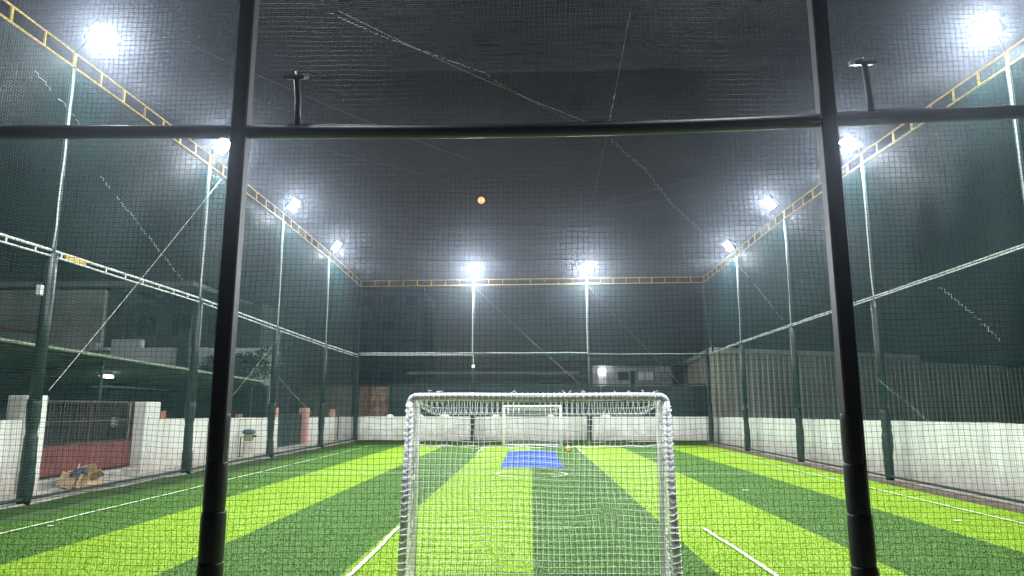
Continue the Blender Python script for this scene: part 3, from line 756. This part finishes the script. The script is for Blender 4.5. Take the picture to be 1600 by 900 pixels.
def band(p, q, za, zb, h, th, name, m_, parent, nrm):
    b = MB(); p3, q3 = Vector((*p, 0)), Vector((*q, 0)); o_ = Vector((*nrm, 0)) * th
    b.add([p3 + Vector((0, 0, za)), q3 + Vector((0, 0, zb)), q3 + Vector((0, 0, zb - h)), p3 + Vector((0, 0, za - h)), p3 + o_ + Vector((0, 0, za)), q3 + o_ + Vector((0, 0, zb)), q3 + o_ + Vector((0, 0, zb - h)), p3 + o_ + Vector((0, 0, za - h))],
          [(0, 1, 2, 3), (4, 7, 6, 5), (0, 4, 5, 1), (3, 2, 6, 7), (0, 3, 7, 4), (1, 5, 6, 2)])
    o = b.build(name, m_, parent); fixn(o.data); return o
nr = Vector((B.y - A.y, -(B.x - A.x))).normalized()
band(A + nr * .1, A.lerp(B, .55) + nr * .1, 5.2, 5.2 - .1, .3, .1, 'fascia', M['fascia'], shed, nr)
band(A.lerp(B, .551) + nr * .1, B + nr * .1, 5.0, 4.75, .3, .1, 'fascia', M['fascia_blue'], shed, nr)
nl = Vector((-(A.y - D.y), (A.x - D.x))).normalized() * 1
if nl.x > 0: nl = -nl
band(D + nl * .1, A + nl * .1 + Vector((-.0, -.1)), 5.1, 5.2, .28, .1, 'fascia', M['fascia'], shed, nl)
MB().slab([(A.x, A.y, 5.12), (B.x, B.y, 4.8), (B.x + 2, 62, 5.3), (D.x, 62, 5.3)], .05).build('roof', M['sheet_grey'], shed)

# ------------------------------------------------------------------ beyond the far wall: sheet fence, houses
fs_ = empty('sheet_fence', (-2, 40, 0)); tag(fs_, 'sheet metal fence behind the far wall, rusty brown at left then dark green', 'fence')
def flat_panel(x0, x1, y, z1, m_, nm='panel'):
    return MB().box(((x0 + x1) / 2, y, z1 / 2 - .03), (x1 - x0 - .03, .03, z1 + .06)).build(nm, m_, fs_)
for k, (x0, x1, m_) in enumerate(((-14.6, -12.6, M['rust_dark']), (-12.6, -11.4, M['rust_dark']), (-11.4, -10.3, M['rust_dark']), (-10.1, -9.35, M['rust']), (-9.35, -8.2, M['rust']))):
    flat_panel(x0, x1, 40 + .02 * (k % 2), 3.1, m_)
for k in range(9): flat_panel(-8.1 + 2.02 * k, -8.1 + 2.02 * (k + 1), 40.03 + .03 * (k % 2), 3.12, M['green_sheet'])
for x in (-14.6, -10.2, -8.15, -3.5, 1, 5.5, 9.9): MB().box((x, 39.93, 1.6), (.09, .09, 3.26)).build('post', M['frame_dark'], fs_)
MB().box((-2.3, 39.95, 3.2), (24.6, .06, .06)).build('top_rail', M['frame_dark'], fs_)

def window(parent, x0, x1, z0, z1, y, m_=None):
    f = MB().box(((x0 + x1) / 2, y - .03, (z0 + z1) / 2), (x1 - x0, .06, z1 - z0)).build('window', M['frame_dark'], parent)
    nn = max(1, round((x1 - x0) / .55)); w = (x1 - x0 - .06) / nn
    for k in range(nn): MB().box((x0 + .03 + w * (k + .5), y - .065, (z0 + z1) / 2), (w - .05, .012, z1 - z0 - .1)).build('pane', m_ or M['glass'], f)
# low house with lit lamp (right of centre)
ho = empty('house', (7, 48, 0)); tag(ho, 'low pale house with a row of windows and a lit lamp beyond the far wall', 'house')
MB().span((4.25, 48, -.05), (9.7, 53, 4.78)).build('wall', M['house_grey'], ho)
MB().slab([(3.9, 47.5, 5.15), (10.1, 47.5, 5.15), (10.1, 53.4, 5.45), (3.9, 53.4, 5.45)], .34).build('roof', M['house_dark'], ho)
window(ho, 6.0, 6.75, 3.75, 4.35, 48); window(ho, 6.85, 7.2, 3.3, 4.4, 48); window(ho, 7.3, 8.5, 3.7, 4.4, 48, M['house_pale']); window(ho, 9.0, 9.5, 3.7, 4.3, 48, M['house_grey'])
MB().box((4.9, 47.96, 3.9), (.6, .06, 1.3)).build('door', M['house_pale'], ho)
wl_ = empty('wall_lamp', (4.95, 47.9, 4.45)); tag(wl_, 'small lit lamp on the pale house behind the far wall', 'lamp')
MB().box((4.95, 47.96, 4.52), (.14, .07, .2), bev=.02).build('lamp_base', M['plastic_white'], wl_)
bb = bmesh.new(); bmesh.ops.create_uvsphere(bb, u_segments=12, v_segments=8, radius=.12); me = bpy.data.meshes.new('bulb'); bb.to_mesh(me); bb.free()
me.transform(Matrix.Translation((4.95, 47.8, 4.45))); wrap('bulb', me, M['small_lamp'], wl_)
# long low house left of it
h2 = empty('house', (-1, 50, 0)); tag(h2, 'long low dark house behind the far wall, left of the lit lamp', 'house')
MB().span((-8.5, 50, -.05), (3.2, 56, 4.0)).build('wall', M['house_dark'], h2)
MB().slab([(-8.9, 49.5, 4.42), (3.5, 49.5, 4.42), (3.5, 56.4, 4.9), (-8.9, 56.4, 4.9)], .18).build('roof', M['house_grey'], h2)
for x in (-7.4, -4.6, -2.2, .6): window(h2, x, x + 1.1, 2.6, 3.7, 50)
# tall concrete block at the far left
def tower(name, x0, x1, y0, y1, floors, fh, z0, label, bays):
    t = empty(name, ((x0 + x1) / 2, y0, 0)); tag(t, label, 'building')
    MB().span((x0 + .3, y0 + .9, -.05), (x1 - .3, y1, z0 + floors * fh)).build('wall', M['frame_dark'], t)
    for k in range(floors + 1): MB().span((x0, y0, z0 + k * fh - .3), (x1, y0 + 1.2, z0 + k * fh)).build('floor_slab', M['house_dark'], t)
    for i in range(bays + 1):
        x = x0 + (x1 - x0 - .4) * i / bays; MB().span((x + .02, y0 + .05, -.05), (x + .38, y0 + .45, z0 + floors * fh - .31)).build('column', M['house_dark'], t)
    for k in range(floors):
        for i in range(bays):
            xa = x0 + (x1 - x0 - .4) * i / bays + .7; xb = x0 + (x1 - x0 - .4) * (i + 1) / bays - .2
            if xb - xa > .6: window(t, xa, min(xb, xa + 1.6), z0 + k * fh + .9, z0 + k * fh + 2.2, y0 + .9)
    for k in range(floors): MB().span((x0 + .1, y0 + .02, z0 + k * fh + .002), (x1 - .1, y0 + .1, z0 + k * fh + .85)).build('balcony_front', M['house_dark'], t)
    return t
tower('apartment_building', -22.0, -13.2, 84, 96, 4, 3.1, 4.2, 'tall unlit grey apartment block with balconies behind the far left corner', 3)

# ------------------------------------------------------------------ beyond the left wall: canopy, buildings
can = empty('canopy', (-14, 20, 0)); tag(can, 'green corrugated sheet canopy behind the left wall on thin posts', 'canopy')
def zc(x, y): return 3.36 - (y - 13.9) * .0252 + (x + 11) * .075
ys = np.arange(5.0, 29.05, 1.0)
for k in range(len(ys) - 1):
    b = MB(); prof_ = []
    m_ = 6
    for j in range(m_ * 4 + 1):
        y = ys[k] + j / (m_ * 4); prof_.append((y, .03 * math.sin(j * math.pi / 2)))
    x1 = -11.0 + random.uniform(-.06, .06); dz = .006 * (k % 2)
    for y, d in prof_:
        for x in (-18.5, x1): b.v += [(x, y, zc(x, y) + d + dz), (x, y, zc(x, y) + d + dz - .012)]
    for j in range(len(prof_) - 1):
        o = 4 * j; b.f += [(o, o + 2, o + 6, o + 4), (o + 1, o + 5, o + 7, o + 3), (o + 2, o + 3, o + 7, o + 6)]
    b.build('roof_sheet', M['roof_green'], can)
for x in (-11.3, -14.5, -18): MB().tube([(x, 5.0, zc(x, 5.0) - .1), (x, 29.0, zc(x, 29.0) - .1)], .045, 6).build('purlin', M['timber'], can)
MB().tube([(-10.97, 5, zc(-11, 5) - .04), (-10.97, 29.05, zc(-11, 29.05) - .04)], .035, 6).build('gutter', M['roof_edge'], can)
for y in (8, 13, 18, 23, 28):
    MB().tube([(-11.3, y, zc(-11.3, y) - .17), (-18.2, y, zc(-18.2, y) - .17)], .05, 6).build('rafter', M['timber'], can)
    for x in (-11.4, -17.8): MB().tube([(x, y + .1, -.05), (x, y + .1, zc(x, y) - .14)], .05, 8).build('post', M['green_gate'], can)
# back wall under the canopy with white band
bw = empty('back_wall', (-15, 20, 0)); tag(bw, 'dark wall under the green canopy with a thin white band', 'wall')
MB().span((-15.2, 5, -.05), (-15.0, 29.3, 2.85)).build('panel', M['green_sheet'], bw)
MB().span((-15.2, 29.31, -.05), (-11.2, 29.5, 2.85)).build('panel', M['green_sheet'], bw)
MB().span((-14.995, 23.2, 2.62), (-14.93, 28.4, 2.70)).build('white_band', M['house_pale'], bw)
# bulb under the canopy
cl = empty('canopy_lamp', (-13, 20.9, 3.0)); tag(cl, 'small lit lamp under the green canopy above the maroon gate', 'lamp')
zz = zc(-13, 20.9)
MB().box((-13, 20.9, zz - .09), (.12, .5, .06), bev=.01).build('lamp_base', M['plastic_white'], cl)
MB().tube([(-13, 20.6, zz - .165), (-13, 21.2, zz - .165)], .045, 8).build('tube', emis('canopy_tube', (1, .95, .92), 14.0), cl)
# grey house with parapet
hA = empty('house', (-23, 33, 0)); tag(hA, 'grey rendered house with orange pipe on its wall, upper left', 'house')
MB().span((-30, 33, -.05), (-21.0, 40, 7.65)).build('wall', M['house_wall'], hA)
MB().span((-30.2, 32.6, 7.78), (-16.4, 40, 8.0)).build('roof_edge', M['house_grey'], hA)
MB().span((-20.9, 33.2, -.05), (-20.2, 40, 7.76)).build('column', M['house_dark'], hA)
MB().tube([(-27.5, 32.95, 5.98), (-23.4, 32.95, 5.45)], .09, 8).build('pipe', M['orange'], hA)
MB().span((-20.1, 33.5, -.05), (-13.3, 40, 7.0)).build('wing', M['house_dark'], hA)
for x in (-19.5, -17.8, -16.0): window(hA, x, x + 1.0, 5.4, 6.5, 33.5)
hP = empty('parapet_wall', (-17, 30.5, 0)); tag(hP, 'pale stepped parapet wall rising above the green canopy', 'wall')
MB().span((-20.3, 30.5, -.05), (-18.9, 30.8, 4.42)).build('panel', M['house_grey'], hP)
MB().span((-18.89, 30.5, -.05), (-17.55, 30.8, 4.95)).build('panel', M['house_pale'], hP)
MB().span((-17.54, 30.5, -.05), (-14.6, 30.8, 4.58)).build('panel', M['house_pale'], hP)
MB().span((-14.59, 30.5, -.05), (-11.4, 30.8, 4.55)).build('panel', M['house_pale'], hP)
MB().span((-15.7, 30.2, 2.6), (-15.25, 30.48, 5.4)).build('pier', M['house_dark'], hP)
# meter box and alarm boxes
mb_ = MB().box((-9.16, 12.58, 4.12), (.1, .12, .2), bev=.01).build('meter_box', M['plastic_white'])
mb_.location.x = -.1
tag(mb_, 'small white box on the first left post below the rail', 'electric box')
ex = empty('extractor_box', (-19.2, 30.3, 4.45)); tag(ex, 'white box unit on the parapet above the canopy', 'box')
MB().box((-19.6, 30.45, 4.62), (.32, .3, .36), bev=.02).build('casing', M['plastic_white'], ex); MB().box((-19.1, 30.4, 4.5), (.4, .2, .12), bev=.02).build('duct', M['plastic_white'], ex)

# shrub behind the canopy end
def shrub(c, rx, ry, rz, nleaf, label):
    root = empty('shrub', (c[0], c[1], 0)); tag(root, label, 'shrub')
    b = MB()
    for k in range(7):
        a = random.uniform(0, 6.28); e = (c[0] + rx * .7 * math.cos(a), c[1] + ry * .7 * math.sin(a), c[2] + rz * random.uniform(-.2, .6))
        b.tube([(c[0], c[1], -.05), (c[0] * .6 + e[0] * .4, c[1] * .6 + e[1] * .4, c[2] * .6), e], [.06, .04, .012], 6)
    b.build('stem', M['bark'], root)
    l = MB()
    cl_ = [(random.gauss(0, .45), random.gauss(0, .45), random.gauss(0, .45)) for _ in range(26)]
    for k in range(nleaf):
        q = random.choice(cl_); p = Vector((c[0] + rx * (q[0] + random.gauss(0, .13)), c[1] + ry * (q[1] + random.gauss(0, .13)), c[2] + rz * (q[2] + random.gauss(0, .13))))
        d = Vector((random.gauss(0, 1), random.gauss(0, 1), random.gauss(0, 1))).normalized(); e = d.orthogonal().normalized(); s_ = random.uniform(.06, .12)
        l.add([p - d * s_, p + e * s_ * .45, p + d * s_, p - e * s_ * .45], [(0, 1, 2, 3)])
    l.build('crown', M['leaf'], root)
shrub((-13.2, 30.0, 3.5), 2.4, .4, 1.0, 3200, 'dark leafy shrub above the far end of the green canopy')

# ------------------------------------------------------------------ small things on the left ledge
pu = empty('water_pump', (-9.85, 24.3, .2)); tag(pu, 'old teal and yellowish water pump on a pale pedestal by the left wall', 'pump')
MB().tube([(-9.85, 24.3, .18), (-9.85, 24.3, .22), (-9.85, 24.3, .24), (-9.85, 24.3, .74), (-9.85, 24.3, .78)], [.24, .24, .19, .18, .19], 14).build('pedestal', M['wall_left'], pu, smooth=True)
MB().tube([(-9.85, 24.3, .785), (-9.85, 24.3, .83), (-9.85, 24.3, .95), (-9.85, 24.3, 1.02)], [.15, .17, .17, .15], 12).build('body', M['pump_body'], pu, smooth=True)
MB().tube([(-9.86, 24.3, 1.02), (-9.86, 24.3, 1.06), (-9.86, 24.3, 1.13), (-9.86, 24.3, 1.17), (-9.86, 24.3, 1.185)], [.19, .22, .21, .15, .05], 14).build('motor_cover', M['pump_blue'], pu, smooth=True)
MB().tube([(-9.80, 24.28, .94), (-9.62, 24.25, .95), (-9.56, 24.25, .93)], [.05, .035, .03], 8).build('outlet', M['frame_dark'], pu, smooth=True)
MB().tube([(-10.06, 24.12, .2), (-10.06, 24.12, .9), (-9.95, 24.2, .95)], .02, 6).build('pipe', M['frame_dark'], pu)
def crumple(c, s, m_, name, label, cat, seed):
    rr = random.Random(seed); b = bmesh.new(); bmesh.ops.create_grid(b, x_segments=10, y_segments=10, size=1)
    for v in b.verts:
        r_ = v.co.xy.length
        v.co = Vector((c[0] + v.co.x * s[0] + rr.uniform(-.03, .03), c[1] + v.co.y * s[1] + rr.uniform(-.03, .03), c[2] + s[2] * max(0, 1 - r_ * r_ * .7) * rr.uniform(.5, 1.15) + rr.uniform(0, .02)))
    me = bpy.data.meshes.new(name); b.to_mesh(me); b.free()
    o = wrap(name, me, m_); sm_ = o.modifiers.new('t', 'SOLIDIFY'); sm_.thickness = .008; tag(o, label, cat); return o
bx = empty('cardboard_box', (-9.95, 15.1, .25)); tag(bx, 'crushed open cardboard box on the ledge beside the maroon gate', 'box')
q = Matrix.Rotation(.4, 3, 'Z') @ Matrix.Rotation(.35, 3, 'Y')
for c, d in (((-9.98, 15.0, .43), (.02, .42, .34)), ((-9.72, 15.05, .40), (.02, .40, .28)), ((-9.85, 14.82, .41), (.30, .02, .30)), ((-9.84, 15.26, .42), (.28, .02, .3)), ((-9.85, 15.04, .30), (.3, .44, .02))):
    MB().box(c, d, rot=q).build('side', M['card'], bx)
for c, d, e in (((-9.7, 15.32, .60), (.26, .02, .22), .6), ((-9.96, 15.3, .56), (.02, .3, .24), -.5), ((-9.66, 15.5, .46), (.3, .02, .26), 1.0)):
    MB().box(c, d, rot=Matrix.Rotation(e, 3, 'X') @ Matrix.Rotation(.5, 3, 'Z')).build('flap', M['card'], bx)
crumple((-9.6, 15.45, .22), (.2, .42, .12), M['card'], 'cardboard_sheet', 'flattened cardboard sheet lying on the kerb below the crushed box', 'cardboard', 3)
crumple((-9.72, 15.02, .5), (.07, .24, .16), M['cloth_blue'], 'cloth', 'crumpled dark blue cloth draped over the crushed cardboard box', 'cloth', 5)

# ------------------------------------------------------------------ moon, haze
bb = bmesh.new(); bmesh.ops.create_uvsphere(bb, u_segments=24, v_segments=16, radius=15.0); me = bpy.data.meshes.new('moon'); bb.to_mesh(me); bb.free()
mo_ = wrap('moon', me, M['moon']); mo_.location = Vector((0, 0, 1.95)) + MOON * 3000
tag(mo_, 'orange moon shining through the roof net', 'moon')
hz = MB().span((-160, -30, -1.1), (160, 290, 13.5)).build('haze', None)
hm = bpy.data.materials.new('haze_air'); hm.use_nodes = True; nt = hm.node_tree
nt.nodes.remove(nt.nodes['Principled BSDF'])
pv = nt.nodes.new('ShaderNodeVolumePrincipled'); pv.inputs['Color'].default_value = (.72, .83, 1, 1); pv.inputs['Density'].default_value = HAZE; pv.inputs['Anisotropy'].default_value = .92
nt.links.new(pv.outputs[0], nt.nodes['Material Output'].inputs['Volume'])
hz.data.materials.append(hm)
tag(hz, 'thin night haze glowing around the floodlights', 'haze', kind='stuff')
